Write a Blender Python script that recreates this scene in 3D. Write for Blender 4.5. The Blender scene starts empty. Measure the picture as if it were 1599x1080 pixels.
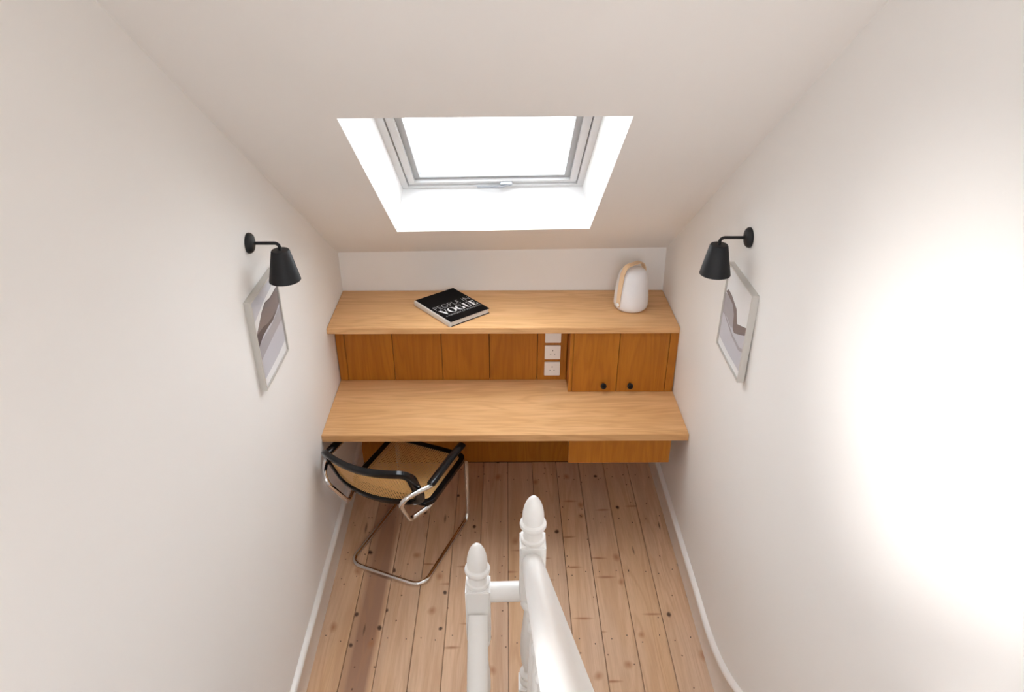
import bpy, bmesh, math, random
from mathutils import Vector, Matrix
random.seed(7)
S = bpy.context.scene
COL = S.collection

# ------------------------------------------------------------------ camera
F_PX, PITCH, ROLL, YAW, CAM_H = 1122.65, 0.5131, 0.0016, 0.0090, 2.8487
cam_data = bpy.data.cameras.new('camera')
cam_data.sensor_fit = 'HORIZONTAL'
cam_data.sensor_width = 36.0
cam_data.lens = F_PX * 36.0 / 1599.0
cam_data.clip_start = 0.02
cam = bpy.data.objects.new('camera', cam_data)
COL.objects.link(cam)
cam.matrix_world = (Matrix.Translation((0, 0, CAM_H)) @ Matrix.Rotation(-YAW, 4, 'Z')
                    @ Matrix.Rotation(math.pi / 2 - PITCH, 4, 'X') @ Matrix.Rotation(ROLL, 4, 'Z'))
S.camera = cam

# ------------------------------------------------------------------ sky and exposure
W = bpy.data.worlds.new('overcast_sky')
S.world = W
W.use_nodes = True
nt = W.node_tree
nt.nodes.clear()
wo = nt.nodes.new('ShaderNodeOutputWorld')
bg = nt.nodes.new('ShaderNodeBackground')
tc = nt.nodes.new('ShaderNodeTexCoord')
sp = nt.nodes.new('ShaderNodeSeparateXYZ')
rp = nt.nodes.new('ShaderNodeValToRGB')
nt.links.new(tc.outputs['Generated'], sp.inputs[0])
mr = nt.nodes.new('ShaderNodeMapRange')
mr.inputs['From Min'].default_value = -0.35
mr.inputs['From Max'].default_value = 0.25
nt.links.new(sp.outputs['Z'], mr.inputs['Value'])
nt.links.new(mr.outputs[0], rp.inputs[0])
rp.color_ramp.elements[0].color = (0.36, 0.365, 0.37, 1)     # roofs and streets below the horizon
rp.color_ramp.elements[1].color = (0.92, 0.975, 1.06, 1)      # even overcast sky
nt.links.new(rp.outputs[0], bg.inputs[0])
bg.inputs[1].default_value = 13.0
nt.links.new(bg.outputs[0], wo.inputs[0])

# hazy sun aimed through the added, unseen window beside the camera
sun_data = bpy.data.lights.new('hazy_sun', 'SUN')
sun_data.energy = 5.2
sun_data.angle = math.radians(20)
sun_data.color = (1.0, 0.985, 0.97)
sun = bpy.data.objects.new('hazy_sun', sun_data)
COL.objects.link(sun)
sun.rotation_euler = Vector((0.892, 0.371, -0.259)).to_track_quat('-Z', 'Y').to_euler()

S.view_settings.view_transform = 'Standard'
S.view_settings.look = 'None'
S.view_settings.exposure = 0.07
S.view_settings.gamma = 1.0
S.view_settings.use_curve_mapping = False
S.cycles.use_denoising = True
S.cycles.max_bounces = 14
S.cycles.diffuse_bounces = 8
S.cycles.sample_clamp_indirect = 8.0

# ------------------------------------------------------------------ measured room
AL, BL, CL = -0.8977, -0.0127, -0.0017
AR, BR, CR = 0.8974, -0.0086, -0.0215
YB = 3.6621
ZCL, ZCR, KSL = 1.3714, 1.3974, 0.709
def xl(y, z): return AL + BL * (y - 2.4) + CL * (z - .75)
def xr(y, z): return AR + BR * (y - 2.4) + CR * (z - .75)
XCL, XCR = xl(YB, ZCL), xr(YB, ZCR)
MSL = (ZCR - ZCL) / (XCR - XCL)
def zceil(x, y): return ZCL + MSL * (x - XCL) + KSL * (YB - y)
YFRONT = 1.60          # edge of the boarded landing, stairs beyond
YREAR = -1.5           # stairwell wall behind the camera
ZFLAT = 3.32
ZLOW = -2.0
Z_SHELF, Y_SHELF, T_SHELF = 1.1443, 3.2084, 0.0322
Z_DESK, Y_DESK, T_DESK = 0.75, 2.8415, 0.0391
Y_PANEL, Y_CAB, Y_UNDER = 3.3455, 3.2209, 3.5744

# ------------------------------------------------------------------ helpers
def tag(o, label=None, cat=None, group=None, kind=None):
    if label: o['label'] = label
    if cat: o['category'] = cat
    if group: o['group'] = group
    if kind: o['kind'] = kind
    return o

def empty(name, loc=(0, 0, 0), rz=0.0):
    o = bpy.data.objects.new(name, None)
    COL.objects.link(o)
    o.location = loc
    o.rotation_euler = (0, 0, rz)
    o.empty_display_size = .05
    return o

def link_mesh(name, me, mat, parent=None):
    o = bpy.data.objects.new(name, me)
    COL.objects.link(o)
    if mat is not None:
        for m in (mat if isinstance(mat, (list, tuple)) else [mat]):
            me.materials.append(m)
    if parent is not None:
        o.parent = parent
    return o

def obj(name, bm, mat, parent=None, smooth=False, angle=40):
    bmesh.ops.recalc_face_normals(bm, faces=bm.faces[:])
    me = bpy.data.meshes.new(name)
    bm.to_mesh(me)
    bm.free()
    if smooth:
        for p in me.polygons: p.use_smooth = True
        try: me.set_sharp_from_angle(angle=math.radians(angle))
        except Exception: pass
    return link_mesh(name, me, mat, parent)

def box(bm, x0, x1, y0, y1, z0, z1, bev=0.0, seg=2):
    vs = [bm.verts.new((x, y, z)) for x in (x0, x1) for y in (y0, y1) for z in (z0, z1)]
    fs = []
    for q in ((0, 1, 3, 2), (4, 6, 7, 5), (0, 4, 5, 1), (2, 3, 7, 6), (0, 2, 6, 4), (1, 5, 7, 3)):
        fs.append(bm.faces.new([vs[i] for i in q]))
    if bev:
        es = list({e for f in fs for e in f.edges})
        bmesh.ops.bevel(bm, geom=es, offset=bev, segments=seg, affect='EDGES', clamp_overlap=True)
    return vs

def hexa(bm, p):
    """p: 8 points, bottom four then top four in the same order"""
    v = [bm.verts.new(q) for q in p]
    for q in ((3, 2, 1, 0), (4, 5, 6, 7), (0, 1, 5, 4), (1, 2, 6, 5), (2, 3, 7, 6), (3, 0, 4, 7)):
        bm.faces.new([v[i] for i in q])
    return v

def boxobj(name, dims, mat, parent=None, bev=0.002, seg=2):
    bm = bmesh.new()
    box(bm, *dims, bev=bev, seg=seg)
    return obj(name, bm, mat, parent, smooth=True, angle=30)

def lathe(bm, prof, n=40, c=(0, 0, 0), axis='Z', closed=True):
    rings = []
    for r, h in prof:
        ring = []
        if r < 1e-6:
            ring = [bm.verts.new(c_add(c, ax(0, 0, h, axis)))]
        else:
            for i in range(n):
                a = 2 * math.pi * i / n
                ring.append(bm.verts.new(c_add(c, ax(r * math.cos(a), r * math.sin(a), h, axis))))
        rings.append(ring)
    for a, b in zip(rings, rings[1:]):
        if len(a) == 1 and len(b) == 1: continue
        for i in range(n):
            j = (i + 1) % n
            if len(a) == 1: bm.faces.new((a[0], b[i], b[j]))
            elif len(b) == 1: bm.faces.new((a[i], b[0], a[j]))
            else: bm.faces.new((a[i], b[i], b[j], a[j]))
    if closed:
        if len(rings[0]) > 1: bm.faces.new(rings[0])
        if len(rings[-1]) > 1: bm.faces.new(rings[-1])

def ax(x, y, h, axis):
    return {'Z': (x, y, h), 'X': (h, x, y), 'Y': (x, h, y)}[axis]
def c_add(c, d): return (c[0] + d[0], c[1] + d[1], c[2] + d[2])

def fillet(pts, rad, seg=8):
    """round the corners of an open polyline"""
    P = [Vector(p) for p in pts]
    out = [P[0]]
    for i in range(1, len(P) - 1):
        r = rad[i] if isinstance(rad, (list, tuple)) else rad
        a, b, c = P[i - 1], P[i], P[i + 1]
        u, w = (a - b), (c - b)
        lu, lw = u.length, w.length
        u.normalize(); w.normalize()
        ang = u.angle(w)
        if ang > math.pi - 1e-3 or r <= 0:
            out.append(b); continue
        t = min(r / math.tan(ang / 2), lu * .49, lw * .49)
        r2 = t * math.tan(ang / 2)
        cdir = (u + w).normalized()
        cen = b + cdir * (r2 / math.sin(ang / 2))
        p0, p1 = b + u * t, b + w * t
        d0, d1 = p0 - cen, p1 - cen
        tot = d0.angle(d1)
        axis = d0.cross(d1).normalized()
        for k in range(seg + 1):
            out.append(cen + Matrix.Rotation(tot * k / seg, 3, axis) @ d0)
    out.append(P[-1])
    return out

def sweep(bm, path, prof, closed=False, caps=True, up0=Vector((0, 0, 1)), fixed_up=False):
    """sweep a 2-D profile [(side, up)] along a path"""
    P = [Vector(p) for p in path]
    n = len(P)
    rings = []
    up = up0.copy()
    for i in range(n):
        if closed:
            t = (P[(i + 1) % n] - P[i - 1]).normalized()
        else:
            t = (P[min(i + 1, n - 1)] - P[max(i - 1, 0)]).normalized()
        if fixed_up: up = up0.copy()
        if abs(t.dot(up)) > .98: up = Vector((1, 0, 0)) if abs(t.x) < .9 else Vector((0, 1, 0))
        side = t.cross(up).normalized()
        up = side.cross(t).normalized()
        rings.append([bm.verts.new(P[i] + side * a + up * b) for a, b in prof])
    m = len(prof)
    for i in range(n if closed else n - 1):
        A, B = rings[i], rings[(i + 1) % n]
        for k in range(m):
            l = (k + 1) % m
            bm.faces.new((A[k], A[l], B[l], B[k]))
    if caps and not closed:
        bm.faces.new(rings[0]); bm.faces.new(rings[-1])

def circ(r, n=14): return [(r * math.cos(2 * math.pi * i / n), r * math.sin(2 * math.pi * i / n)) for i in range(n)]
def ell(a, b, n=16): return [(a * math.cos(2 * math.pi * i / n), b * math.sin(2 * math.pi * i / n)) for i in range(n)]

# ------------------------------------------------------------------ materials
class NG:
    def __init__(self, name):
        self.m = bpy.data.materials.new(name)
        self.m.use_nodes = True
        self.t = self.m.node_tree
        self.b = self.t.nodes['Principled BSDF']
    def n(self, kind, **kw):
        x = self.t.nodes.new(kind)
        for k, v in kw.items(): setattr(x, k, v)
        return x
    def l(self, a, b): self.t.links.new(a, b)
    def math(self, op, a, b=None, c=None):
        x = self.n('ShaderNodeMath', operation=op)
        for i, v in enumerate((a, b, c)):
            if v is None: continue
            if isinstance(v, (int, float)): x.inputs[i].default_value = v
            else: self.l(v, x.inputs[i])
        return x.outputs[0]
    def mix(self, fac, a, b, mode='MIX'):
        x = self.n('ShaderNodeMix', data_type='RGBA', blend_type=mode)
        for i, v in ((0, fac), (6, a), (7, b)):
            if isinstance(v, (int, float)): x.inputs[i].default_value = v
            elif isinstance(v, tuple): x.inputs[i].default_value = (*v, 1) if len(v) == 3 else v
            else: self.l(v, x.inputs[i])
        return x.outputs[2]
    def ramp(self, fac, stops):
        x = self.n('ShaderNodeValToRGB')
        e = x.color_ramp.elements
        while len(e) < len(stops): e.new(.5)
        for i, (p, c) in enumerate(stops):
            e[i].position = p
            e[i].color = (c, c, c, 1) if isinstance(c, (int, float)) else (*c, 1)
        self.l(fac, x.inputs[0])
        return x.outputs[0]
    def coords(self, scale, rand=True, rot=(0, 0, 0)):
        t = self.n('ShaderNodeTexCoord')
        v = t.outputs['Object']
        if rand:
            oi = self.n('ShaderNodeObjectInfo')
            mu = self.n('ShaderNodeVectorMath', operation='SCALE')
            mu.inputs[0].default_value = (13.1, 7.7, 17.3)
            self.l(oi.outputs['Random'], mu.inputs['Scale'])
            ad = self.n('ShaderNodeVectorMath', operation='ADD')
            self.l(v, ad.inputs[0]); self.l(mu.outputs[0], ad.inputs[1])
            v = ad.outputs[0]
        mp = self.n('ShaderNodeMapping')
        mp.inputs['Scale'].default_value = scale
        mp.inputs['Rotation'].default_value = rot
        self.l(v, mp.inputs[0])
        return mp.outputs[0]
    def noise(self, vec, scale=1, detail=4, rough=.5, dist=0):
        x = self.n('ShaderNodeTexNoise')
        x.inputs['Scale'].default_value = scale
        x.inputs['Detail'].default_value = detail
        x.inputs['Roughness'].default_value = rough
        x.inputs['Distortion'].default_value = dist
        self.l(vec, x.inputs['Vector'])
        return x.outputs['Fac']
    def bump(self, h, strength=.1, dist=.002):
        x = self.n('ShaderNodeBump')
        x.inputs['Strength'].default_value = strength
        x.inputs['Distance'].default_value = dist
        self.l(h, x.inputs['Height'])
        self.l(x.outputs[0], self.b.inputs['Normal'])

def simple(name, col, rough=.5, metal=0.0, spec=.5, coat=0.0):
    g = NG(name)
    g.b.inputs['Roughness'].default_value = rough
    g.b.inputs['Metallic'].default_value = metal
    g.b.inputs['Specular IOR Level'].default_value = spec
    g.b.inputs['Coat Weight'].default_value = coat
    v = g.coords((1, 1, 1), rand=False)
    n = g.noise(v, 9, 3)
    c = g.mix(g.math('MULTIPLY', n, .12), tuple(col), tuple(min(1, x * .85) for x in col))
    g.l(c, g.b.inputs['Base Color'])
    return g.m

def plaster(name, col, rough=.85):
    g = NG(name)
    g.b.inputs['Roughness'].default_value = rough
    g.b.inputs['Specular IOR Level'].default_value = .3
    v = g.coords((1, 1, 1), rand=False)
    n = g.noise(v, 2.2, 3)
    c = g.mix(n, tuple(x * .985 for x in col), tuple(min(1, x * 1.015) for x in col))
    g.l(c, g.b.inputs['Base Color'])
    g.bump(g.noise(v, 260, 3), .06, .001)
    return g.m

def oak(name, axis, light, mid, dark, rough=.42):
    """straight and cathedral oak grain along the given axis"""
    g = NG(name)
    st = {'X': (1.0, 9.0, 9.0), 'Z': (9.0, 9.0, .8), 'Y': (9.0, 1.0, 9.0)}[axis]
    fine = {'X': (6., 160., 160.), 'Z': (160., 160., 6.), 'Y': (160., 6., 160.)}[axis]
    v = g.coords(st)
    base = g.noise(v, .75, 3, .5, .5)
    rings = g.math('SINE', g.math('MULTIPLY', base, 70.0))
    rings = g.math('MULTIPLY_ADD', rings, .5, .5)
    rings = g.ramp(rings, [(0, 0.0), (.55, .25), (1, 1.0)])
    broad = g.noise(v, 1.6, 4, .55, .2)
    f = g.coords(fine)
    pores = g.ramp(g.noise(f, 1.0, 4, .6), [(.38, 0.0), (.62, 1.0)])
    c = g.mix(g.ramp(broad, [(.3, 0.0), (.72, 1.0)]), mid, light)
    c = g.mix(g.math('MULTIPLY', rings, .34), c, dark)
    c = g.mix(g.math('MULTIPLY', pores, .26), c, dark)
    g.l(c, g.b.inputs['Base Color'])
    g.b.inputs['Roughness'].default_value = rough
    g.b.inputs['Specular IOR Level'].default_value = .4
    g.bump(pores, .08, .0006)
    return g.m

def pine():
    g = NG('stripped_pine')
    at = g.n('ShaderNodeAttribute', attribute_type='OBJECT', attribute_name='tone')
    tone = at.outputs['Fac']
    v = g.coords((7.0, .55, 7.0))
    base = g.noise(v, 1.0, 3, .5, .6)
    rings = g.math('MULTIPLY_ADD', g.math('SINE', g.math('MULTIPLY', base, 60.0)), .5, .5)
    broad = g.ramp(g.noise(v, .8, 3, .5, .3), [(.34, 0.0), (.66, 1.0)])
    c = g.mix(broad, (.70, .47, .305), (.64, .405, .23))
    heart = g.ramp(g.noise(g.coords((6.0, .25, 1)), 1.0, 2, .4), [(.52, 0.0), (.60, 1.0)])
    c = g.mix(g.math('MULTIPLY', heart, tone), c, (.34, .19, .12))
    c = g.mix(g.math('MULTIPLY', g.ramp(rings, [(.35, 0.0), (1.0, 1.0)]), .30), c, (.45, .235, .12))
    grey = g.ramp(g.noise(g.coords((2.0, .7, 1)), 1.3, 2), [(.45, 0.0), (.7, 1.0)])
    c = g.mix(g.math('MULTIPLY', grey, .45), c, (.60, .46, .365))
    fine = g.noise(g.coords((190., 7., 190.)), 1.0, 4, .6)
    c = g.mix(g.math('MULTIPLY', g.ramp(fine, [(.42, 0.0), (.65, 1.0)]), .20), c, (.38, .21, .12))
    # knots: elongated dark spots
    def knots(scale, sc, rad, soft, col, amt, cc, keep):
        vv = g.coords(scale)
        wob = g.n('ShaderNodeTexNoise'); wob.inputs['Scale'].default_value = 3.0
        g.l(vv, wob.inputs['Vector'])
        off = g.n('ShaderNodeVectorMath', operation='SCALE'); off.inputs['Scale'].default_value = .12
        g.l(wob.outputs['Color'], off.inputs[0])
        ad = g.n('ShaderNodeVectorMath', operation='ADD'); g.l(vv, ad.inputs[0]); g.l(off.outputs[0], ad.inputs[1])
        vo = g.n('ShaderNodeTexVoronoi', voronoi_dimensions='2D')
        vo.inputs['Scale'].default_value = sc
        g.l(ad.outputs[0], vo.inputs['Vector'])
        k = g.ramp(vo.outputs['Distance'], [(rad, 1.0), (rad + soft, 0.0)])
        sx = g.n('ShaderNodeSeparateColor'); g.l(vo.outputs['Color'], sx.inputs[0])
        sel = g.math('GREATER_THAN', sx.outputs[0], 1 - keep)
        return g.mix(g.math('MULTIPLY', g.math('MULTIPLY', k, sel), amt), cc, col)
    c = knots((1.0, .75, 1), 5.0, .01, .11, (.36, .155, .065), .75, c, .40)      # brown halo knots
    c = knots((1.0, .8, 1), 7.0, .045, .05, (.06, .026, .015), .95, c, .20)       # large black knots
    c = knots((1.1, .9, 1), 9.0, .02, .03, (.10, .045, .025), .9, c, .30)         # small pin knots
    c = knots((1.0, .16, 1), 11.0, .02, .06, (.10, .055, .035), .8, c, .26)       # splits along the grain
    c = knots((.30, 1.7, 1), 5.5, .02, .07, (.33, .14, .065), .8, c, .26)         # spike knots across the board
    g.l(c, g.b.inputs['Base Color'])
    g.b.inputs['Roughness'].default_value = .52
    g.b.inputs['Specular IOR Level'].default_value = .35
    g.bump(fine, .10, .0008)
    return g.m

def glass_mat(name, tint=(1, 1, 1), refl=.06):
    g = NG(name)
    g.t.nodes.remove(g.b)
    out = g.t.nodes['Material Output']
    tr = g.n('ShaderNodeBsdfTransparent'); tr.inputs[0].default_value = (*tint, 1)
    gl = g.n('ShaderNodeBsdfGlossy'); gl.inputs['Roughness'].default_value = .02
    mx = g.n('ShaderNodeMixShader'); mx.inputs[0].default_value = refl
    g.l(tr.outputs[0], mx.inputs[1]); g.l(gl.outputs[0], mx.inputs[2]); g.l(mx.outputs[0], out.inputs[0])
    return g.m

M = {}
M['wall'] = plaster('warm_white_wall_paint', (.80, .778, .750))
M['ceiling'] = plaster('warm_white_ceiling_paint', (.80, .776, .748))
M['reveal'] = plaster('white_reveal_paint', (.84, .845, .845), .7)
M['gloss_white'] = simple('white_eggshell_paint', (.86, .85, .825), .32, spec=.5)
M['skirting'] = simple('white_skirting_paint', (.80, .765, .725), .38)
M['frame_white'] = simple('white_window_lacquer', (.66, .66, .66), .35)
M['bead_grey'] = simple('grey_window_bead', (.38, .39, .40), .45)
M['gasket'] = simple('black_rubber_gasket', (.05, .05, .05), .6)
M['alu'] = simple('pale_aluminium', (.34, .36, .39), .4, .3)
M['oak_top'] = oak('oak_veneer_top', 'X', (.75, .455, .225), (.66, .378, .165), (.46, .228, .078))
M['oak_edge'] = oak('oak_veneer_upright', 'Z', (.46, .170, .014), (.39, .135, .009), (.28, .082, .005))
M['pine'] = pine()
M['subfloor'] = simple('dark_subfloor', (.06, .035, .022), .9)
M['black_metal'] = simple('matt_black_metal', (.012, .012, .013), .5, .0, .28)
M['black_wood'] = simple('black_lacquered_beech', (.006, .006, .007), .16, 0, .32)
M['chrome'] = simple('chrome_tube', (.82, .82, .83), .09, 1.0)
M['cane'] = simple('woven_cane', (.76, .47, .18), .5)
M['plug_white'] = simple('white_moulded_plastic', (.83, .80, .76), .35)
M['pin_black'] = simple('dark_pin_hole', (.015, .015, .015), .7)
M['silver_frame'] = simple('brushed_silver_frame', (.60, .58, .54), .38, .35)
M['paper'] = simple('white_watercolour_paper', (.80, .80, .80), .8)
M['wash_pale'] = simple('pale_grey_wash', (.56, .56, .60), .8)
M['wash_mid'] = simple('mid_grey_wash', (.40, .38, .40), .8)
M['wash_taupe'] = simple('taupe_wash', (.215, .175, .17), .8)
M['wash_dark'] = simple('dark_taupe_wash', (.10, .078, .078), .8)
M['glass'] = glass_mat('window_glass', (1, 1, 1), .03)
M['roof_glass'] = glass_mat('dimming_roof_glass', (.86, .865, .86), .03)  # tint added to cut the daylight coming through the skylight
M['picture_glass'] = glass_mat('picture_glass', (1, 1, 1), .035)
M['book_black'] = simple('black_book_jacket', (.006, .0045, .0045), .6, 0, .05)
M['book_grey'] = simple('pale_book_spine', (.70, .68, .65), .55)
M['page'] = simple('book_pages', (.62, .59, .55), .8)
M['ink_white'] = simple('white_print', (.85, .85, .85), .5)
M['ink_grey'] = simple('grey_print', (.45, .45, .45), .5)
M['diffuser'] = simple('white_lamp_diffuser', (.80, .79, .80), .35, 0, .5)
M['bamboo'] = simple('pale_bamboo_strip', (.78, .56, .35), .45)

# ------------------------------------------------------------------ room shell
def wall_patch(bm, fx, y0, y1, z0, z1, out):
    """a piece of a side wall; inner face on the fitted plane, body outwards"""
    inner = [(fx(y, z), y, z) for y, z in ((y0, z0), (y1, z0), (y1, z1), (y0, z1))]
    hexa(bm, [(x + out, y, z) for x, y, z in inner] + inner)

WIN2_ADDED = (-0.15, 0.76, 2.24, 2.87)   # added unseen window in the left wall, source of the right wall patch: y0, y1, z0, z1
bm = bmesh.new()
y0, y1, z0, z1 = WIN2_ADDED
wall_patch(bm, xl, YREAR - .1, y0, ZLOW, 4.2, -.2)
wall_patch(bm, xl, y1, YB + .2, ZLOW, 4.2, -.2)
wall_patch(bm, xl, y0, y1, ZLOW, z0, -.2)
wall_patch(bm, xl, y0, y1, z1, 4.2, -.2)
tag(obj('wall_left', bm, M['wall']), kind='structure')
bm = bmesh.new()
wall_patch(bm, xr, YREAR - .1, YB + .2, ZLOW, 4.2, .2)
tag(obj('wall_right', bm, M['wall']), kind='structure')
bm = bmesh.new()
box(bm, -1.1, 1.1, YB, YB + .15, ZLOW, 1.55)
tag(obj('wall_back', bm, M['wall']), kind='structure')
bm = bmesh.new()
WIN3_ADDED = (-.06, .80, 1.85, 3.14)      # added unseen window behind the camera, lights ceiling and left wall: x0, x1, z0, z1
for d in ((-1.1, WIN3_ADDED[0], ZLOW, 4.2), (WIN3_ADDED[1], 1.1, ZLOW, 4.2), (WIN3_ADDED[0], WIN3_ADDED[1], ZLOW, WIN3_ADDED[2]), (WIN3_ADDED[0], WIN3_ADDED[1], WIN3_ADDED[3], 4.2)):
    box(bm, d[0], d[1], YREAR - .15, YREAR, d[2], d[3])
tag(obj('wall_front', bm, M['wall']), kind='structure')

# sloping ceiling with the skylight opening
NRM = Vector((-MSL, KSL, 1)).normalized()          # points up and out of the roof
def cpt(x, y): return Vector((x, y, zceil(x, y)))
HOLE = [cpt(-.515, 2.253), cpt(.393, 2.265), cpt(.408, 3.327), cpt(-.532, 3.331)]
YTOP = YB - (ZFLAT - (ZCL + ZCR) / 2) / KSL
OUTER = [cpt(-1.05, YTOP), cpt(1.05, YTOP), cpt(1.05, YB + .12), cpt(-1.05, YB + .12)]
bm = bmesh.new()
TH = .05
for i in range(4):
    j = (i + 1) % 4
    q = [OUTER[i], OUTER[j], HOLE[j], HOLE[i]]
    hcen = sum(HOLE, Vector()) / 4          # the slab edge is undercut behind the reveal lining
    top = [OUTER[i], OUTER[j]] + [p + (p - hcen) * .07 for p in (HOLE[j], HOLE[i])]
    hexa(bm, q + [p + NRM * TH for p in top])
hexa(bm, [Vector((-1.1, YREAR - .1, ZFLAT)), Vector((1.1, YREAR - .1, ZFLAT)), OUTER[1] + Vector((.05, 0, 0)), OUTER[0] + Vector((-.05, 0, 0)),
          Vector((-1.1, YREAR - .1, ZFLAT + .06)), Vector((1.1, YREAR - .1, ZFLAT + .06)), OUTER[1] + Vector((.05, 0, .06)), OUTER[0] + Vector((-.05, 0, .06))])
tag(obj('ceiling', bm, M['ceiling']), kind='structure')

# ------------------------------------------------------------------ skylight
DEPTH = .218
win = tag(empty('window_1', HOLE[3]), 'roof skylight with white reveal and grey-edged sash above the oak shelf', kind='structure')
win_inv = Matrix.Translation(-HOLE[3])
uax = (HOLE[2] - HOLE[3]).normalized()
vax = NRM.cross(uax).normalized()           # down the slope?
if vax.y > 0: vax = -vax                    # vax runs up the slope
hc = [h.copy() for h in HOLE]
cen = sum(hc, Vector()) / 4
INS = .030
def quad_inset(q, d):
    """inset a quad (TL, TR, BR, BL) in its own plane"""
    tl, tr, br, bl = q
    return [tl + uax * d - vax * d, tr - uax * d - vax * d, br - uax * d + vax * d, bl + uax * d + vax * d]
def lift(q, h): return [p + NRM * h for p in q]
def wob(name, bm, mat, smooth=False):
    bm.transform(win_inv)
    return obj(name, bm, mat, win, smooth)
def ring(bm, qo, qi, h0, h1):
    for i in range(4):
        j = (i + 1) % 4
        a = [qo[i], qo[j], qi[j], qi[i]]
        hexa(bm, lift(a, h0) + lift(a, h1))
def side_ins(q, du, db):
    tl, tr, br, bl = q
    return [tl + uax * du, tr - uax * du, br - uax * du + vax * db, bl + uax * du + vax * db]
qf = side_ins(hc, INS, 0.0)                  # where the reveal meets the frame
bm = bmesh.new()                             # splayed plaster lining
for i in range(4):
    j = (i + 1) % 4
    a, b = hc[i], hc[j]
    c, d = qf[j] + NRM * DEPTH, qf[i] + NRM * DEPTH
    mid = (a + b + c + d) / 4
    outw = (mid - (cen + NRM * DEPTH / 2)); outw -= NRM * outw.dot(NRM); outw.normalize()
    o = outw * .05
    e1 = NRM * .0004
    e2 = NRM * .012
    hexa(bm, [a + e1, b + e1, c, d] + [a + o + e2, b + o + e2, c + o, d + o])
wob('lining', bm, M['reveal'])
q1 = quad_inset(qf, .030); q1b = quad_inset(qf, .034)
q2 = quad_inset(qf, .066); q3 = quad_inset(qf, .094)
bm = bmesh.new(); ring(bm, quad_inset(qf, -.05), q1, DEPTH - .004, DEPTH + .05); wob('outer_frame', bm, M['frame_white'])
bm = bmesh.new(); ring(bm, q1, q1b, DEPTH + .016, DEPTH + .05); wob('gasket', bm, M['gasket'])
bm = bmesh.new(); ring(bm, q1b, q2, DEPTH + .006, DEPTH + .06); sash = wob('sash', bm, M['frame_white'])
bm = bmesh.new(); ring(bm, q2, q3, DEPTH + .022, DEPTH + .06); wob('glazing_bead', bm, M['bead_grey'])
bm = bmesh.new(); hexa(bm, lift(q3, DEPTH + .040) + lift(q3, DEPTH + .044)); wob('pane', bm, M['roof_glass'])
bm = bmesh.new(); ring(bm, quad_inset(qf, -.08), quad_inset(qf, -.045), DEPTH - .03, DEPTH + .07); wob('outer_flashing', bm, M['bead_grey'])
# lever handle at the bottom of the sash
hmid = (q1b[2] + q1b[3]) / 2 + uax * .012 + vax * .012 + NRM * (DEPTH + .004)
bm = bmesh.new()
sweep(bm, [hmid + uax * .075 + NRM * -.012, hmid + uax * .035 + NRM * -.020, hmid - uax * .085 + NRM * -.020], ell(.009, .005, 12), up0=NRM.copy())
wob('handle', bm, M['alu'], True)
bm = bmesh.new()
a = hmid + uax * .055
pl = [a - uax * .028 - vax * .010, a + uax * .028 - vax * .010, a + uax * .028 + vax * .012, a - uax * .028 + vax * .012]
hexa(bm, [p + NRM * -.012 for p in pl] + [p + NRM * .004 for p in pl])
wob('handle_plate', bm, M['alu'])

def portal(name, corners):
    a, b, c, d = corners
    L = bpy.data.lights.new(name, 'AREA')
    L.shape = 'RECTANGLE'
    L.size = (b - a).length; L.size_y = (d - a).length
    L.cycles.is_portal = True
    o = bpy.data.objects.new(name, L)
    COL.objects.link(o)
    xa = (b - a).normalized(); ya = (d - a).normalized(); za = xa.cross(ya).normalized()
    ya = za.cross(xa)
    m = Matrix((xa, ya, za)).transposed().to_4x4()
    m.translation = (a + b + c + d) / 4
    o.matrix_world = m
    o['kind'] = 'helper'
p = lift(quad_inset(qf, -.02), DEPTH + .075)
portal('skylight_portal', [p[3], p[2], p[1], p[0]])     # faces down into the room

# unseen window added in the left wall to light the right wall opposite
y0, y1, z0, z1 = WIN2_ADDED
w2 = tag(empty('window_2_added', (xl(y0, z0), y0, z0)), kind='structure')
w2i = Matrix.Translation((-xl(y0, z0), -y0, -z0))
def w2part(name, dims, mat):
    bm = bmesh.new()
    for d in dims: box(bm, *d)
    bm.transform(w2i)
    return obj(name, bm, mat, w2)
xa, xb = -1.10, -1.06
w2part('window_frame', [(xa, xb, y0, y0 + .05, z0, z1), (xa, xb, y1 - .05, y1, z0, z1), (xa, xb, y0 + .05, y1 - .05, z0, z0 + .05),
                        (xa, xb, y0 + .05, y1 - .05, z1 - .05, z1)], M['gloss_white'])
w2part('pane', [(-1.083, -1.079, y0 + .05, y1 - .05, z0 + .05, z1 - .05)], M['glass'])
w2part('window_sill', [(-1.06, -.855, y0 - .03, y1 + .03, z0 - .03, z0)], M['gloss_white'])
pp = [Vector((-1.12, y0, z0)), Vector((-1.12, y1, z0)), Vector((-1.12, y1, z1)), Vector((-1.12, y0, z1))]
portal('added_window_portal', [pp[1], pp[0], pp[3], pp[2]])

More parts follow.
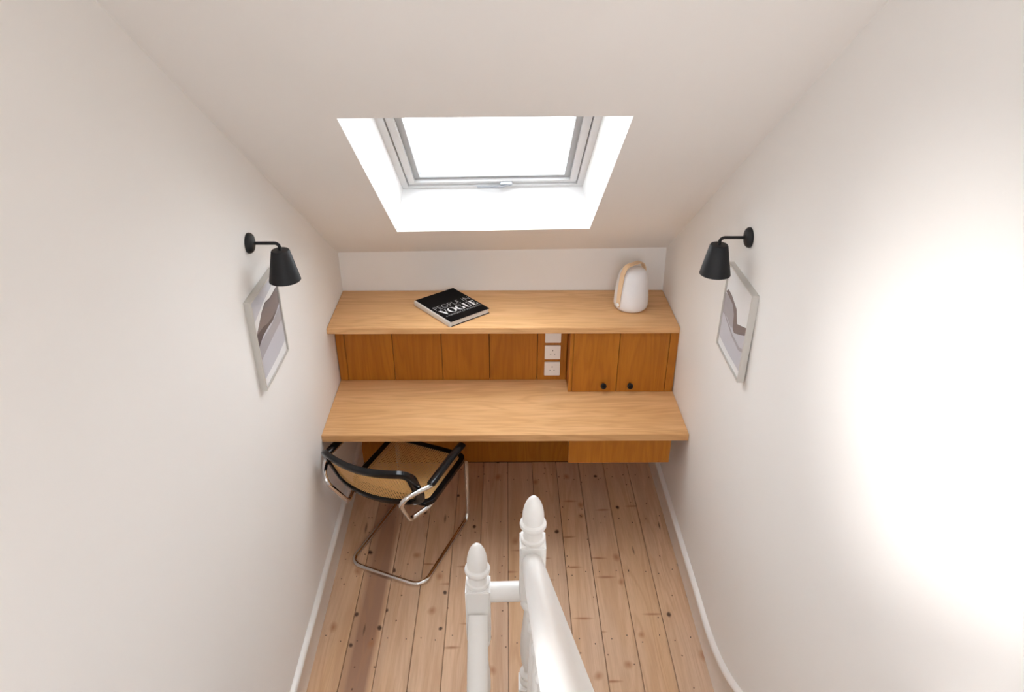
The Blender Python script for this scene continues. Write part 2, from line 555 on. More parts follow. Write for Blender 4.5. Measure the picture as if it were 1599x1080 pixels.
x0, x1, z0, z1 = WIN3_ADDED  # rear window, unseen, added to brighten the ceiling and upper left wall
w3 = tag(empty('window_3_added', (x0, YREAR, z0)), kind='structure')
for nm, ds, mt in (('window_frame', [(0, .05, -.12, -.07, 0, z1 - z0), (x1 - x0 - .05, x1 - x0, -.12, -.07, 0, z1 - z0), (.05, x1 - x0 - .05, -.12, -.07, 0, .05),
                                     (.05, x1 - x0 - .05, -.12, -.07, z1 - z0 - .05, z1 - z0)], 'gloss_white'),
                   ('pane', [(.05, x1 - x0 - .05, -.097, -.093, .05, z1 - z0 - .05)], 'glass')):
    bm = bmesh.new()
    for d in ds: box(bm, *d)
    obj(nm, bm, M[mt], w3)
yq = YREAR - .16
portal('added_rear_window_portal', [Vector((x0, yq, z0)), Vector((x1, yq, z0)), Vector((x1, yq, z1)), Vector((x0, yq, z1))])

# ------------------------------------------------------------------ floor boards
fl = tag(boxobj('floor', (-.93, .94, YFRONT + .002, YB + .02, -.12, -.024), M['subfloor'], bev=0), kind='structure')
seams = [-.893, -.741, -.592, -.439, -.293, -.143, .006, .158, .307, .447, .600, .750, .905]
tones = [.25, 1.0, .2, .1, .15, .3, .2, .3, .75, .35, .2, .3]
for i, (a, b) in enumerate(zip(seams, seams[1:])):
    bm = bmesh.new()
    dz = random.uniform(-.0008, .0008)
    g = .0013
    box(bm, a + g, b - g, YFRONT, YB - .09, -.024, dz, bev=.0012, seg=1)
    o = obj('floorboard', bm, M['pine'], fl)
    o['tone'] = tones[i]
bm = bmesh.new()
for a, b in zip(seams, seams[1:]):
    for yj in (1.86, 2.26, 2.66, 3.06, 3.42):
        for fx in (.25, .75):
            x = a + (b - a) * (fx + random.uniform(-.05, .05))
            lathe(bm, [(.0027, -.002), (.0027, .0010), (.0018, .0013)], 8, (x, yj + random.uniform(-.03, .03), 0))
tag(obj('nail_heads', bm, M['pin_black'], fl), kind='stuff')

# ------------------------------------------------------------------ skirting boards
def skirting(name, fx, s, stations):
    """stations: (y, z_top, z_bottom); s=+1 stands to the right of the left wall"""
    bm = bmesh.new()
    rings = []
    for y, zt, zb in stations:
        pr = [(-.004, zb), (.016, zb), (.016, zt - .034), (.021, zt - .026), (.023, zt - .016), (.020, zt - .007), (.013, zt - .002), (-.004, zt)]
        rings.append([bm.verts.new((fx(y, z) + s * d, y, z)) for d, z in pr])
    for A, B in zip(rings, rings[1:]):
        for k in range(len(A)):
            l = (k + 1) % len(A)
            bm.faces.new((A[k], A[l], B[l], B[k]))
    bm.faces.new(rings[0]); bm.faces.new(rings[-1])
    return tag(obj(name, bm, M['skirting'], smooth=True, angle=50), kind='structure')
SL = .82
st = [(Y_UNDER, .17, .001), (2.9, .17, .001), (2.4, .17, .001), (2.0, .17, .001), (1.80, .168, .001)]
yy = 1.75
while yy > .0:
    t = min(1, (1.80 - yy) / .3)
    zt = .168 - (1.80 - yy) * SL * (t * .5 if t < 1 else 1) + (0 if t < 1 else .123)
    st.append((yy, zt, min(.001, zt - .34)))
    yy -= .05
skirting('baseboard_left', xl, 1, st)
st = [(Y_UNDER, .17, .001), (2.9, .17, .001), (2.4, .168, .001), (2.30, .165, .001)]
yy, zt, sl = 2.24, .163, 0.0
while yy > -.2:
    st.append((yy, zt, max(.001, zt - .42) if yy < YFRONT else .001))
    sl = min(SL, max(0, (2.24 - yy) / .55) * SL)
    yy -= .04
    zt += sl * .04
skirting('baseboard_right', xr, -1, st)

# ------------------------------------------------------------------ stairs beyond the landing edge (below and beside the camera)
stair = tag(empty('staircase', (0, YFRONT, 0)), kind='structure')
def stairpart(name, dims, mat, bev=.003):
    o = boxobj(name, dims, mat, None, bev)
    o.parent = stair
    o.matrix_parent_inverse = Matrix.Translation((0, -YFRONT, 0))
    return o
RISE, RUN = .20, .244
for i in range(7):
    y = YFRONT - i * RUN
    stairpart('riser', (.115, .90, y - .02, y, i * RISE, (i + 1) * RISE - .025), M['gloss_white'])
    stairpart('tread', (.115, .90, y - RUN - .02, y + .02, (i + 1) * RISE - .025, (i + 1) * RISE), M['pine'])
stairpart('upper_landing', (.115, .90, YREAR, YFRONT - 7 * RUN, 1.375, 1.40), M['pine'])
for i in range(8):
    y = YFRONT - i * RUN
    stairpart('riser', (-.90, -.135, y - .02, y - .001, -(i + 1) * RISE, -i * RISE - .026), M['gloss_white'])
    if i < 7:
        stairpart('tread', (-.90, -.135, y - RUN - .02, y, -(i + 1) * RISE - .025, -(i + 1) * RISE), M['pine'])
stairpart('lower_landing', (-1.0, 1.0, YREAR, YFRONT + .3, -1.625, -1.60), M['pine'])
def string_board(x0, x1, sgn, zoff0, zoff1):
    bm = bmesh.new()
    pts = [(YFRONT + .06, 0), (-.15, sgn * (YFRONT + .15) * SL)]
    (ya, za), (yb, zb) = pts
    hexa(bm, [(x0, ya, za + zoff0), (x1, ya, za + zoff0), (x1, yb, zb + zoff0), (x0, yb, zb + zoff0),
              (x0, ya, za + zoff1), (x1, ya, za + zoff1), (x1, yb, zb + zoff1), (x0, yb, zb + zoff1)])
    o = obj('string_board', bm, M['gloss_white'], stair)
    o.matrix_parent_inverse = Matrix.Translation((0, -YFRONT, 0))
string_board(.078, .114, 1, -.22, .10)
string_board(-.134, -.098, -1, -.30, .06)

# ------------------------------------------------------------------ balustrade: newels, handrails, balusters
XN_L, XN_R, YN = -.094, .080, 1.64
HB = .040
bal = tag(empty('stair_balustrade', (0, YN, 0)), 'white painted stair balustrade with two acorn-topped newel posts in the foreground', 'balustrade')
def bobj(name, bm, parent, loc=None, angle=50):
    o = obj(name, bm, M['gloss_white'], parent, True, angle)
    if loc is not None: o.location = (loc[0], loc[1] - YN, loc[2])
    return o
def newel(x, ztop, label):
    t = empty('newel_post', (x, 0, 0))
    t.parent = bal
    t['label'] = label
    zblock = ztop - .235
    zlow = zblock - .44
    bm = bmesh.new()
    box(bm, -HB, HB, -HB, HB, zblock, ztop, bev=.005, seg=3)
    bobj('top_block', bm, t, angle=30)
    bm = bmesh.new()
    box(bm, -HB, HB, -HB, HB, 0.0015, zlow, bev=.005, seg=3)
    bobj('base_block', bm, t, angle=30)
    h = zblock - zlow
    prof = [(.034, -.002), (.036, .006), (.032, .014), (.024, .020), (.024, .028), (.034, .034), (.037, .043), (.034, .052), (.024, .060), (.0235, .072),
            (.030, .100), (.0345, .145), (.0355, .19), (.0335, .24), (.0290, .29), (.0245, h - .095), (.0225, h - .070),
            (.0225, h - .062), (.033, h - .056), (.036, h - .047), (.033, h - .038), (.024, h - .031), (.024, h - .024), (.033, h - .016),
            (.037, h - .008), (.035, h + .002)]
    bm = bmesh.new()
    lathe(bm, [(r, zlow + z) for r, z in prof], 36)
    bobj('turned_shaft', bm, t)
    fin = [(.036, -.001), (.038, .004), (.0385, .009), (.0365, .014), (.0310, .017), (.0300, .021), (.0285, .030), (.0285, .040), (.0310, .047), (.0370, .052), (.0405, .059),
           (.0410, .065), (.0395, .071), (.0340, .0745), (.0315, .0765), (.0325, .086), (.0328, .098), (.0318, .112), (.0290, .128), (.0240, .145),
           (.0165, .160), (.009, .169), (0, .1725)]
    bm = bmesh.new()
    lathe(bm, [(r, ztop + z) for r, z in fin], 40)
    bobj('acorn_finial', bm, t, angle=35)
newel(XN_L, 1.050, 'shorter newel post at the head of the dropping handrail')
newel(XN_R, 1.240, 'taller newel post at the foot of the rising handrail')

rail_prof = [(.0335 * math.cos(a), .0335 * math.sin(a)) for a in [math.radians(-50 + 280 * k / 26) for k in range(27)]]
def handrail(p0, p1):
    bm = bmesh.new()
    a, b = Vector(p0), Vector(p1)
    sweep(bm, [a.lerp(b, i / 12) - a for i in range(13)], rail_prof, up0=Vector((0, 0, 1)))
    return bobj('handrail', bm, bal, a, 60)
handrail((XN_R - .001, YN - HB + .002, 1.175), (XN_R - .006, -.35, 1.175 + (YN - HB + .35) * SL))
handrail((XN_L, YN - HB + .002, .945), (XN_L + .006, -.30, .945 - (YN - HB + .30) * SL))
bm = bmesh.new()
sweep(bm, [(0, 0, 0), ((XN_R - XN_L) - 2 * HB, 0, .003)], ell(.031, .034, 24))
bobj('link_rail', bm, bal, (XN_L + HB, YN, 1.010), 60)
for i in range(1, 8):
    y = YN - HB - i * .195
    zt = 1.15 + (YN - HB - y) * SL - .004
    zb = (YFRONT - y) * SL + .09
    h = zt - zb
    bm = bmesh.new()
    lathe(bm, [(.016, 0), (.016, .12), (.019, .13), (.013, .145), (.013, .16), (.019, .22), (.020, .38 * h + .05), (.013, h - .24), (.012, h - .20),
               (.018, h - .19), (.018, h - .175), (.012, h - .165), (.016, h - .14), (.016, h)], 16)
    bobj('baluster', bm, bal, (XN_R - .002, y, zb))

# ------------------------------------------------------------------ built-in oak desk
def fitted_slab(name, y0, y1, z0, z1, mat, label, cat):
    bm = bmesh.new()
    g = .0015
    pts = []
    for z in (z0, z1):
        pts += [(xl(y0, z) + g, y0, z), (xr(y0, z) - g, y0, z), (xr(y1, z) - g, y1, z), (xl(y1, z) + g, y1, z)]
    hexa(bm, pts)
    bmesh.ops.bevel(bm, geom=bm.edges[:], offset=.0018, segments=2, affect='EDGES')
    return tag(obj(name, bm, mat, None, True, 30), label, cat)
fitted_slab('desk_worktop', Y_DESK, Y_UNDER - .001, Z_DESK - T_DESK, Z_DESK, M['oak_top'], 'wide oak desk worktop fitted between the walls above the cane chair', 'desk')
fitted_slab('display_shelf', Y_SHELF, YB - .001, Z_SHELF - T_SHELF, Z_SHELF, M['oak_top'], 'oak display shelf below the skylight carrying the book and lantern', 'shelf')

zt = Z_SHELF - T_SHELF - .001
pan = tag(empty('upstand_panelling', (0, Y_PANEL, Z_DESK)), 'oak upstand of vertical boards between desk worktop and display shelf', 'panelling')
px = [xl(Y_PANEL, .9) + .002, -.861, -.607, -.347, -.091, .166, .326]
for a, b in zip(px, px[1:]):
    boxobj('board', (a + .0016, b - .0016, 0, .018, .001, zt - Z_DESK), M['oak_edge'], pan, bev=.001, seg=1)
boxobj('backing_board', (px[0], .326, .0185, .030, .001, zt - Z_DESK), M['subfloor'], pan, bev=0)

cab = tag(empty('wall_cabinet', (.328, Y_CAB, Z_DESK)), 'small two-door oak cupboard with black knobs right of the sockets', 'cupboard')
cw = xr(Y_CAB, .9) - .003 - .328
H = zt - Z_DESK
def cpart(name, dims, mat, parent=cab, bev=.001): return boxobj(name, dims, mat, parent, bev, 1)
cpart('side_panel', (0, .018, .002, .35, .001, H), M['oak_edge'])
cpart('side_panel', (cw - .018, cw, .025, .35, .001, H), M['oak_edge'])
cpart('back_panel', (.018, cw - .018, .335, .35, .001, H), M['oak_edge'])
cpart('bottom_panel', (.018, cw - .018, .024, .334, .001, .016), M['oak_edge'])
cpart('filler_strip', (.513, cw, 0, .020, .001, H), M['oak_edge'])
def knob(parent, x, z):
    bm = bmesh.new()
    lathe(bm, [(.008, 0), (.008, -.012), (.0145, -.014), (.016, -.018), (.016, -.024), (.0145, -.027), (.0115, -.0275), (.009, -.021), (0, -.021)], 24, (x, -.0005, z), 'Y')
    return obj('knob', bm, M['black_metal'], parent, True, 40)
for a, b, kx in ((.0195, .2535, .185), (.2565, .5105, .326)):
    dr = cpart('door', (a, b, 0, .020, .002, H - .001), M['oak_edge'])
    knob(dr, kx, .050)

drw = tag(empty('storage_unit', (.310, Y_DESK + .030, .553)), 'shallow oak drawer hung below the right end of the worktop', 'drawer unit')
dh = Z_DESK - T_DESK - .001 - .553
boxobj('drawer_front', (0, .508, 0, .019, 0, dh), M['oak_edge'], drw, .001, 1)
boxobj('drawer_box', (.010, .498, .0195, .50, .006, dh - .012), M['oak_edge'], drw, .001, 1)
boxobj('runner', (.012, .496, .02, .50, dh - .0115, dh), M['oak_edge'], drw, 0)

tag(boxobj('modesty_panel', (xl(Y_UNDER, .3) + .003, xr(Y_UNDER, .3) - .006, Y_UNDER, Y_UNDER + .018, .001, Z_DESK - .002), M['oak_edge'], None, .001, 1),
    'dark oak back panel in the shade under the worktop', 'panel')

# ------------------------------------------------------------------ sockets
def socket(z0, label, pins):
    t = tag(empty('wall_socket', (.248, Y_PANEL, z0)), label, 'socket', 'white sockets beside the cupboard')
    boxobj('faceplate', (-.042, .042, -.0095, -.0004, 0, .085), M['plug_white'], t, .002, 2)
    if pins:
        for x, z, w, h in ((0, .056, .004, .008), (-.011, .034, .0065, .0038), (.011, .034, .0065, .0038)):
            boxobj('pin_hole', (x - w / 2, x + w / 2, -.0099, -.0090, z - h / 2, z + h / 2), M['pin_black'], t, 0)
socket(.7825, 'lowest white power socket, nearest the desk worktop', True)
socket(.8845, 'middle white power socket of the three beside the cupboard', True)
socket(.9865, 'uppermost white outlet plate, half hidden under the display shelf', False)

# ------------------------------------------------------------------ wall lamps
def wall_lamp(x, y, z, s, label):
    t = tag(empty('wall_lamp', (x, y, z)), label, 'lamp', 'black wall lamps')
    bm = bmesh.new()
    pr = [(.036, 0), (.037, .004), (.0355, .010), (.030, .016), (.019, .020), (.008, .0215), (0, .022)]
    lathe(bm, [(r, s * (h + .0005)) for r, h in pr], 36, (0, 0, 0), 'X')
    obj('wall_rose', bm, M['black_metal'], t, True, 50)
    bm = bmesh.new()
    sweep(bm, fillet([(s * .018, 0, 0), (s * .108, 0, 0), (s * .108, 0, -.034)], .024, 8), circ(.0058, 14))
    obj('arm', bm, M['black_metal'], t, True, 60)
    bm = bmesh.new()
    zt_, zb_ = -.026, -.140
    lathe(bm, [(0, zt_), (.030, zt_), (.0325, zt_ - .003), (.0560, zb_), (.0545, zb_), (.0310, zt_ - .006), (0, zt_ - .005)], 44, (s * .108, 0, 0))
    sh = obj('shade', bm, M['black_metal'], t, True, 50)
    bm = bmesh.new()
    lathe(bm, [(.014, zt_ - .008), (.014, zt_ - .04), (.020, zt_ - .055), (.024, zt_ - .072), (.020, zt_ - .090), (.010, zt_ - .099), (0, zt_ - .101)], 24, (s * .108, 0, 0))
    obj('bulb', bm, M['diffuser'], t, True, 50)
wall_lamp(xl(2.365, 1.93), 2.365, 1.930, 1, 'black cone-shaded wall lamp on the left wall')
wall_lamp(xr(2.417, 1.928), 2.417, 1.928, -1, 'black cone-shaded wall lamp on the right wall')

# ------------------------------------------------------------------ framed pictures
def picture(x, y, z, s, label, shapes):
    """s=+1: hangs on the left wall facing +x. u runs left to right as seen, v downwards, both 0..1"""
    w, h, d = .305, .355, .025
    t = tag(empty('framed_picture', (x + s * .001, y, z)), label, 'picture', 'framed grey landscape prints')
    def P(u, v, off): return (s * off, s * (u - .5) * w, (.5 - v) * h)
    fw, fh = .006 / w, .006 / h
    bm = bmesh.new()
    for (u0, v0, u1, v1) in ((0, 0, fw, 1), (1 - fw, 0, 1, 1), (fw, 0, 1 - fw, fh), (fw, 1 - fh, 1 - fw, 1)):
        q = [(u0, v0), (u1, v0), (u1, v1), (u0, v1)]
        hexa(bm, [P(a, b, 0) for a, b in q] + [P(a, b, d) for a, b in q])
    obj('frame', bm, M['silver_frame'], t)
    def flat(name, poly, o0, o1, mat, parent):
        bm = bmesh.new()
        A = [bm.verts.new(P(u, v, o0)) for u, v in poly]
        B = [bm.verts.new(P(u, v, o1)) for u, v in poly]
        bm.faces.new(A); bm.faces.new(B)
        for i in range(len(A)):
            j = (i + 1) % len(A)
            bm.faces.new((A[i], A[j], B[j], B[i]))
        return obj(name, bm, mat, parent)
    e, f = fw, fh
    pr = flat('print', [(e, f), (1 - e, f), (1 - e, 1 - f), (e, 1 - f)], .004, .018, M['paper'], t)
    k = 0
    for mat, poly in shapes:
        k += 1
        poly = [(min(1 - e, max(e, a)), min(1 - f, max(f, b))) for a, b in poly]
        flat('painted_wash', poly, .0175, .018 + .00025 * k, M[mat], pr)
    flat('pane', [(e, f), (1 - e, f), (1 - e, 1 - f), (e, 1 - f)], .0215, .0230, M['picture_glass'], t)
picture(xl(2.365, 1.595), 2.366, 1.594, 1, 'silver framed print of dark sloping hills on the left wall', [
    ('wash_pale', [(0, .0), (1, 0), (1, .12), (.5, .17), (0, .26)]),
    ('wash_pale', [(0, .46), (.3, .42), (1, .34), (1, .86), (.6, .89), (0, .90)]),
    ('wash_mid', [(0, .52), (.25, .50), (.6, .50), (1, .44), (1, .60), (.55, .63), (.2, .66), (0, .68)]),
    ('wash_taupe', [(0, .40), (.10, .37), (.22, .31), (.36, .24), (.5, .20), (.7, .225), (1, .21), (1, .40), (.82, .45), (.66, .47), (.45, .46), (.25, .47), (.1, .51), (0, .53)]),
    ('wash_dark', [(0, .40), (.10, .385), (.3, .395), (.48, .43), (.66, .44), (.82, .42), (.66, .475), (.45, .465), (.25, .475), (.1, .51), (0, .53)]),
])
picture(xr(2.40, 1.605), 2.398, 1.602, -1, 'silver framed print of a stepped grey cliff on the right wall', [
    ('wash_pale', [(0, .55), (.3, .56), (1, .46), (1, .90), (.5, .91), (0, .89)]),
    ('wash_mid', [(0, .36), (.15, .33), (.32, .33), (.42, .42), (.50, .58), (.40, .62), (.2, .58), (0, .60)]),
    ('wash_taupe', [(.02, .34), (.10, .29), (.25, .30), (.42, .34), (.50, .36), (.60, .49), (.80, .43), (1, .375), (1, .455), (.8, .53), (.55, .62), (.48, .60), (.44, .45), (.34, .37), (.15, .35)]),
    ('wash_mid', [(.0, .56), (.12, .58), (.5, .66), (.8, .67), (1, .62), (1, .66), (.8, .71), (.5, .69), (.2, .62)]),
])

# ------------------------------------------------------------------ book
bk_rot = math.atan2(.158, .194)
book = tag(empty('book', (-.2815, 3.2175, Z_SHELF + .0006), bk_rot), 'large black hardback fashion book lying askew on the display shelf', 'book')
BW, BH, BT = .250, .326, .030
boxobj('front_cover', (.0, BW, 0, BH, BT - .003, BT), M['book_black'], book, .0008, 1)
boxobj('back_cover', (.0, BW, 0, BH, 0, .003), M['book_black'], book, .0008, 1)
boxobj('page_block', (.006, BW - .005, .004, BH - .004, .0031, BT - .0031), M['page'], book, .0004, 1)
bm = bmesh.new()
prof = [(-.006, 0), (-.0075, BT * .5), (-.006, BT), (.0055, BT - .0025), (.0055, .0025)]
prof = [(-.003, .0), (-.0055, .004), (-.0065, BT * .5), (-.0055, BT - .004), (-.003, BT), (.0, BT), (.0, BT - .003), (.0055, BT - .0032), (.0055, .0032), (0, .003), (0, 0)]
A = [bm.verts.new((a, 0, b)) for a, b in prof]; B = [bm.verts.new((a, BH, b)) for a, b in prof]
bm.faces.new(A); bm.faces.new(B)
for i in range(len(A)):
    j = (i + 1) % len(A)
    bm.faces.new((A[i], A[j], B[j], B[i]))
obj('spine', bm, M['book_grey'], book)
cover = book.children[0]
dg = None
def text_mesh(s, w_target, h_target, name, u, v, mat, z=BT + .0002, thin=0.0):
    """lettering from the built-in sans face fitted to a box on the cover"""
    cu = bpy.data.curves.new('lettering', 'FONT')
    cu.body = s
    cu.space_character = 1.08
    cu.offset = thin
    o = bpy.data.objects.new('lettering', cu)
    COL.objects.link(o)
    bpy.context.view_layer.update()
    me = bpy.data.meshes.new_from_object(o.evaluated_get(bpy.context.evaluated_depsgraph_get()))
    bpy.data.objects.remove(o)
    xs = [q.co.x for q in me.vertices]; ys = [q.co.y for q in me.vertices]
    sx, sy = w_target / (max(xs) - min(xs)), h_target / (max(ys) - min(ys))
    x0, y0 = min(xs), min(ys)
    for q in me.vertices:
        q.co = ((q.co.x - x0) * sx + u, (q.co.y - y0) * sy + v, z)
    me.name = name
    return link_mesh(name, me, mat, cover)
text_mesh('PEOPLE IN', .222, .040, 'lettering', .018, .150, M['ink_grey'], thin=-.018)
text_mesh('A CENTURY OF PORTRAITS', .222, .013, 'lettering', .018, .058, M['ink_grey'])
# high-contrast serif word built stroke by stroke
def stroke_word():
    bm = bmesh.new()
    h = .056
    z = BT + .0003
    def poly(pts): bm.faces.new([bm.verts.new((x + .016, y + .081, z)) for x, y in pts])
    def bar(x0, x1, y0, y1): poly([(x0, y0), (x1, y0), (x1, y1), (x0, y1)])
    def bowl(cx, rx, ti, a0=0, a1=360, n=36, hair=.0016):
        """ring with thick sides and thin top and bottom"""
        ri, rj = rx - ti, h / 2 - hair
        st_ = int(n * (a1 - a0) / 360)
        for k in range(st_):
            p = [math.radians(a0 + (a1 - a0) * (k + e) / st_) for e in (0, 1)]
            poly([(cx + rx * math.cos(p[0]), h / 2 + h / 2 * math.sin(p[0])), (cx + rx * math.cos(p[1]), h / 2 + h / 2 * math.sin(p[1])),
                  (cx + ri * math.cos(p[1]), h / 2 + rj * math.sin(p[1])), (cx + ri * math.cos(p[0]), h / 2 + rj * math.sin(p[0]))])
    # V
    poly([(.004, h), (.018, h), (.032, .012), (.027, 0), (.024, 0)])
    poly([(.025, 0), (.027, .0), (.046, h), (.0435, h)])
    bar(0, .022, h - .0015, h); bar(.038, .051, h - .0015, h)
    # O
    bowl(.072, .0245, .0125)
    # G
    bowl(.122, .0235, .0125, 50, 320)
    bar(.1315, .1425, .004, .024); bar(.126, .147, .0235, .025); bar(.134, .1360, h - .018, h - .002)
    # U
    bar(.153, .164, .014, h); bar(.149, .168, h - .0015, h); bar(.1805, .1825, .014, h); bar(.176, .187, h - .0015, h)
    for k in range(10):
        p = [math.pi + math.pi * (k + e) / 10 for e in (0, 1)]
        cx, r1, r2 = .16775, .01475, .0128
        poly([(cx + r1 * math.cos(p[0]), .0145 + .0145 * math.sin(p[0])), (cx + r1 * math.cos(p[1]), .0145 + .0145 * math.sin(p[1])),
              (cx + .0025 + (r2 - .004) * math.cos(p[1]), .0145 + .0115 * math.sin(p[1])), (cx + .0025 + (r2 - .004) * math.cos(p[0]), .0145 + .0115 * math.sin(p[0]))])
    # E
    bar(.194, .2055, 0, h); bar(.190, .2225, 0, .0018); bar(.190, .2215, h - .0018, h); bar(.2055, .2155, h / 2 - .0008, h / 2 + .0008)
    poly([(.2225, 0), (.2245, .017), (.2225, .017), (.214, .0018)]); poly([(.2215, h), (.2225, h - .015), (.2205, h - .015), (.214, h - .0018)])
    bar(.2140, .2158, h / 2 - .007, h / 2 + .007)
    return bm
bm = stroke_word()
me = bpy.data.meshes.new('title_lettering'); bm.to_mesh(me); bm.free()
link_mesh('title_lettering', me, M['ink_white'], cover)

# ------------------------------------------------------------------ portable lantern
lan = tag(empty('lantern', (.663, 3.448, Z_SHELF + .0006)), 'white rounded portable lantern with a bamboo carrying strap on the display shelf', 'lantern')
bm = bmesh.new()
prof = [(.070, .0), (.079, .003), (.087, .012), (.0905, .026), (.0905, .045), (.0885, .08), (.084, .125), (.0785, .165), (.0735, .190), (.066, .207), (.054, .219), (.036, .226), (.018, .2285), (0, .229)]
lathe(bm, prof, 56)
obj('diffuser', bm, M['diffuser'], lan, True, 60)
ang = math.radians(217)
hd = Vector((math.cos(ang), math.sin(ang), 0))
def hp(r, z): return hd * r + Vector((0, 0, z))
path = fillet([hp(.0955, .030), hp(.0925, .10), hp(.0800, .205), hp(.058, .248), hp(-.058, .248), hp(-.080, .205), hp(-.0925, .10), hp(-.0955, .030)],
              [0, .3, .06, .05, .05, .06, .3, 0], 7)
bm = bmesh.new()
sd = Vector((-hd.y, hd.x, 0))
rings = []
for i, p in enumerate(path):
    t = (path[min(i + 1, len(path) - 1)] - path[max(i - 1, 0)]).normalized()
    nn = sd.cross(t).normalized()
    wd = .0125 + .002 * math.sin(math.pi * i / (len(path) - 1))
    rings.append([bm.verts.new(p + sd * a * wd + nn * b * .0025) for a, b in ((-1, -1), (1, -1), (1, 1), (-1, 1))])
for a, b in zip(rings, rings[1:]):
    for k in range(4): bm.faces.new((a[k], a[(k + 1) % 4], b[(k + 1) % 4], b[k]))
bm.faces.new(rings[0]); bm.faces.new(rings[-1])
strap = obj('carrying_strap', bm, M['bamboo'], lan, True, 40)
for s in (1, -1):
    bm = bmesh.new()
    lathe(bm, [(.0100, 0), (.0100, .003), (.0075, .0052), (0, .0056)], 20)
    q = Vector((0, 0, 1)).rotation_difference(hd * s).to_matrix().to_4x4()
    q.translation = hd * s * .0975 + Vector((0, 0, .040))
    bm.transform(q)
    obj('pivot_button', bm, M['diffuser'], strap, True, 50)

# ------------------------------------------------------------------ cantilever cane chair
CH_ANG = math.radians(-22.5)
chair = tag(empty('cantilever_chair', (-.624, 2.647, 0), CH_ANG), 'black and chrome cantilever armchair with woven cane seat pushed under the desk', 'chair')
XT, AX = .213, .287
RT = .0122
half = [(AX, .300, .664), (AX, .040, .664), (.200, -.122, .670), (.172, .004, .442), (XT, .130, .440), (XT, .545, .440), (XT, .545, .0125), (XT, .0, .0125)]
full = half + [(-x, y, z) for x, y, z in reversed(half)]
rads = [0, .09, .050, .045, .10, .055, .055, .065]
path = fillet(full, rads + rads[::-1], 8)
bm = bmesh.new()
sweep(bm, path, circ(RT, 16))
obj('tube_frame', bm, M['chrome'], chair, True, 60)
for s in (1, -1):
    bm = bmesh.new()
    pr = [(a, b) for a, b in ell(.0205, .0140, 18)]
    pth = [(s * AX, .030, .678), (s * AX, .038, .679), (s * AX, .12, .680), (s * AX, .24, .680), (s * (AX + .002), .315, .679), (s * (AX + .003), .345, .677), (s * (AX + .003), .352, .676)]
    sweep(bm, pth, pr)
    bmesh.ops.scale(bm, vec=(1, 1, 1), verts=bm.verts)
    obj('armrest', bm, M['black_wood'], chair, True, 50)

def rrect(x0, x1, y0, y1, r, seg=6):
    pts = []
    for cx, cy, a0 in ((x1 - r, y1 - r, 0), (x0 + r, y1 - r, 90), (x0 + r, y0 + r, 180), (x1 - r, y0 + r, 270)):
        for k in range(seg + 1):
            a = math.radians(a0 + 90 * k / seg)
            pts.append((cx + r * math.cos(a), cy + r * math.sin(a)))
    return pts
def subdivide_loop(pts, step=.03):
    out = []
    for i in range(len(pts)):
        a, b = Vector(pts[i]), Vector(pts[(i + 1) % len(pts)])
        n = max(1, int((b - a).length / step))
        for k in range(n): out.append(tuple(a.lerp(b, k / n)))
    return out
def frame_loop(name, surf, rect_mid, half_w, half_t, mat):
    """a bent-wood frame following surf(u, v) -> point, normal"""
    pts = subdivide_loop(rect_mid)
    n = len(pts)
    bm = bmesh.new()
    rings = []
    for i in range(n):
        u, v = pts[i]
        du, dv = pts[(i + 1) % n][0] - pts[i - 1][0], pts[(i + 1) % n][1] - pts[i - 1][1]
        L = math.hypot(du, dv)
        nu, nv = dv / L, -du / L
        rg = []
        for a, b in ((-1, -.75), (-.75, -1), (.75, -1), (1, -.75), (1, .75), (.75, 1), (-.75, 1), (-1, .75)):
            p, nn = surf(u + nu * half_w * a, v + nv * half_w * a)
            rg.append(bm.verts.new(p + nn * half_t * b))
        rings.append(rg)
    for i in range(n):
        A, B = rings[i], rings[(i + 1) % n]
        for k in range(8): bm.faces.new((A[k], A[(k + 1) % 8], B[(k + 1) % 8], B[k]))
    return obj(name, bm, mat, chair, True, 40)
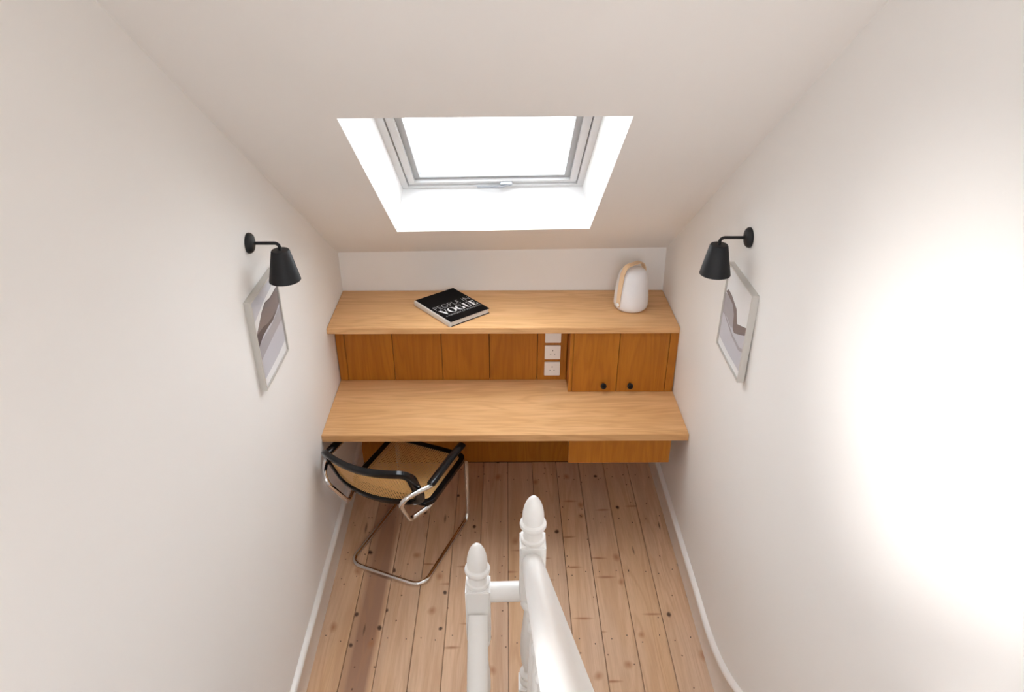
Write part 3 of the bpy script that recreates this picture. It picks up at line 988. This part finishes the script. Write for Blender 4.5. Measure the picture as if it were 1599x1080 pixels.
def cane(name, surf, u0, u1, v0, v1, pitch, parent):
    """woven cane: paired strands both ways and diagonals, open holes between"""
    bm = bmesh.new()
    def strip(a, b, w, off):
        (ua, va), (ub, vb) = a, b
        L = math.hypot(ub - ua, vb - va)
        n = max(2, int(L / .035))
        nu, nv = -(vb - va) / L * w, (ub - ua) / L * w
        prev = None
        for k in range(n + 1):
            u, v = ua + (ub - ua) * k / n, va + (vb - va) * k / n
            p, nn = surf(u + nu, v + nv); q, n2 = surf(u - nu, v - nv)
            cur = (bm.verts.new(p + nn * off), bm.verts.new(q + n2 * off))
            if prev: bm.faces.new((prev[0], cur[0], cur[1], prev[1]))
            prev = cur
    nu_, nv_ = int((u1 - u0) / pitch), int((v1 - v0) / pitch)
    for i in range(nu_ + 1):
        strip((u0 + i * pitch, v0), (u0 + i * pitch, v1), .0028, .0004)
    for j in range(nv_ + 1):
        strip((u0, v0 + j * pitch), (u1, v0 + j * pitch), .0028, -.0004)
    for s in (1, -1):
        k = -nv_
        while k <= nu_ + nv_:
            c = u0 + (k + .5) * pitch
            # line u = c + s*(v - v0)
            ts = []
            ta, tb = 0.0, v1 - v0
            if s > 0: ta, tb = max(ta, u0 - c), min(tb, u1 - c)
            else: ta, tb = max(ta, c - u1), min(tb, c - u0)
            if tb - ta > pitch * .5:
                strip((c + s * ta, v0 + ta), (c + s * tb, v0 + tb), .0009, .0009 * s)
            k += 1
    o = obj(name, bm, M['cane'], parent)
    return tag(o, kind='stuff')
# seat
def seat_surf(u, v):
    return Vector((u, v, .463)), Vector((0, 0, 1))
seat = frame_loop('seat_frame', seat_surf, rrect(-.218, .218, .116, .519, .045), .0145, .0130, M['black_wood'])
cane('seat_cane', lambda u, v: (Vector((u, v, .468)), Vector((0, 0, 1))), -.210, .210, .124, .511, .0120, seat)
# backrest, bowed backwards and tilted
def back_surf(u, v):
    y = -.018 - (v - .55) * .42 + 1.15 * u * u
    nrm = Vector((2.3 * u, -1, -.42)).normalized()
    return Vector((u, y, v)), nrm
back = frame_loop('back_frame', back_surf, rrect(-.228, .228, .548, .782, .050), .0190, .0125, M['black_wood'])
cane('back_cane', back_surf, -.215, .215, .561, .769, .0120, back)

# ------------------------------------------------------------------ labels of the setting
for nm, lab, cat in (('wall_left', 'warm white left side wall with a black lamp and hill print', 'wall'),
                     ('wall_right', 'warm white right side wall with the bright patch of daylight', 'wall'),
                     ('wall_back', 'low strip of warm white wall between shelf and sloping ceiling', 'wall'),
                     ('wall_front', 'warm white wall closing the stairwell behind the viewer', 'wall'),
                     ('ceiling', 'sloping warm white ceiling around the skylight', 'ceiling'),
                     ('floor', 'stripped pine floorboards with dark knots and nail holes', 'floor'),
                     ('baseboard_left', 'white skirting board along the left wall beside the chair', 'skirting'),
                     ('baseboard_right', 'white skirting board along the right wall, curving up at the stair', 'skirting'),
                     ('window_1', None, 'skylight'),
                     ('window_2_added', 'added unseen window in the left wall beside the viewer', 'window'),
                     ('window_3_added', 'added unseen window in the wall behind the viewer', 'window'),
                     ('staircase', 'white painted stairs leaving the landing beside the balustrade', 'stairs')):
    tag(bpy.data.objects[nm], lab, cat, kind='structure')
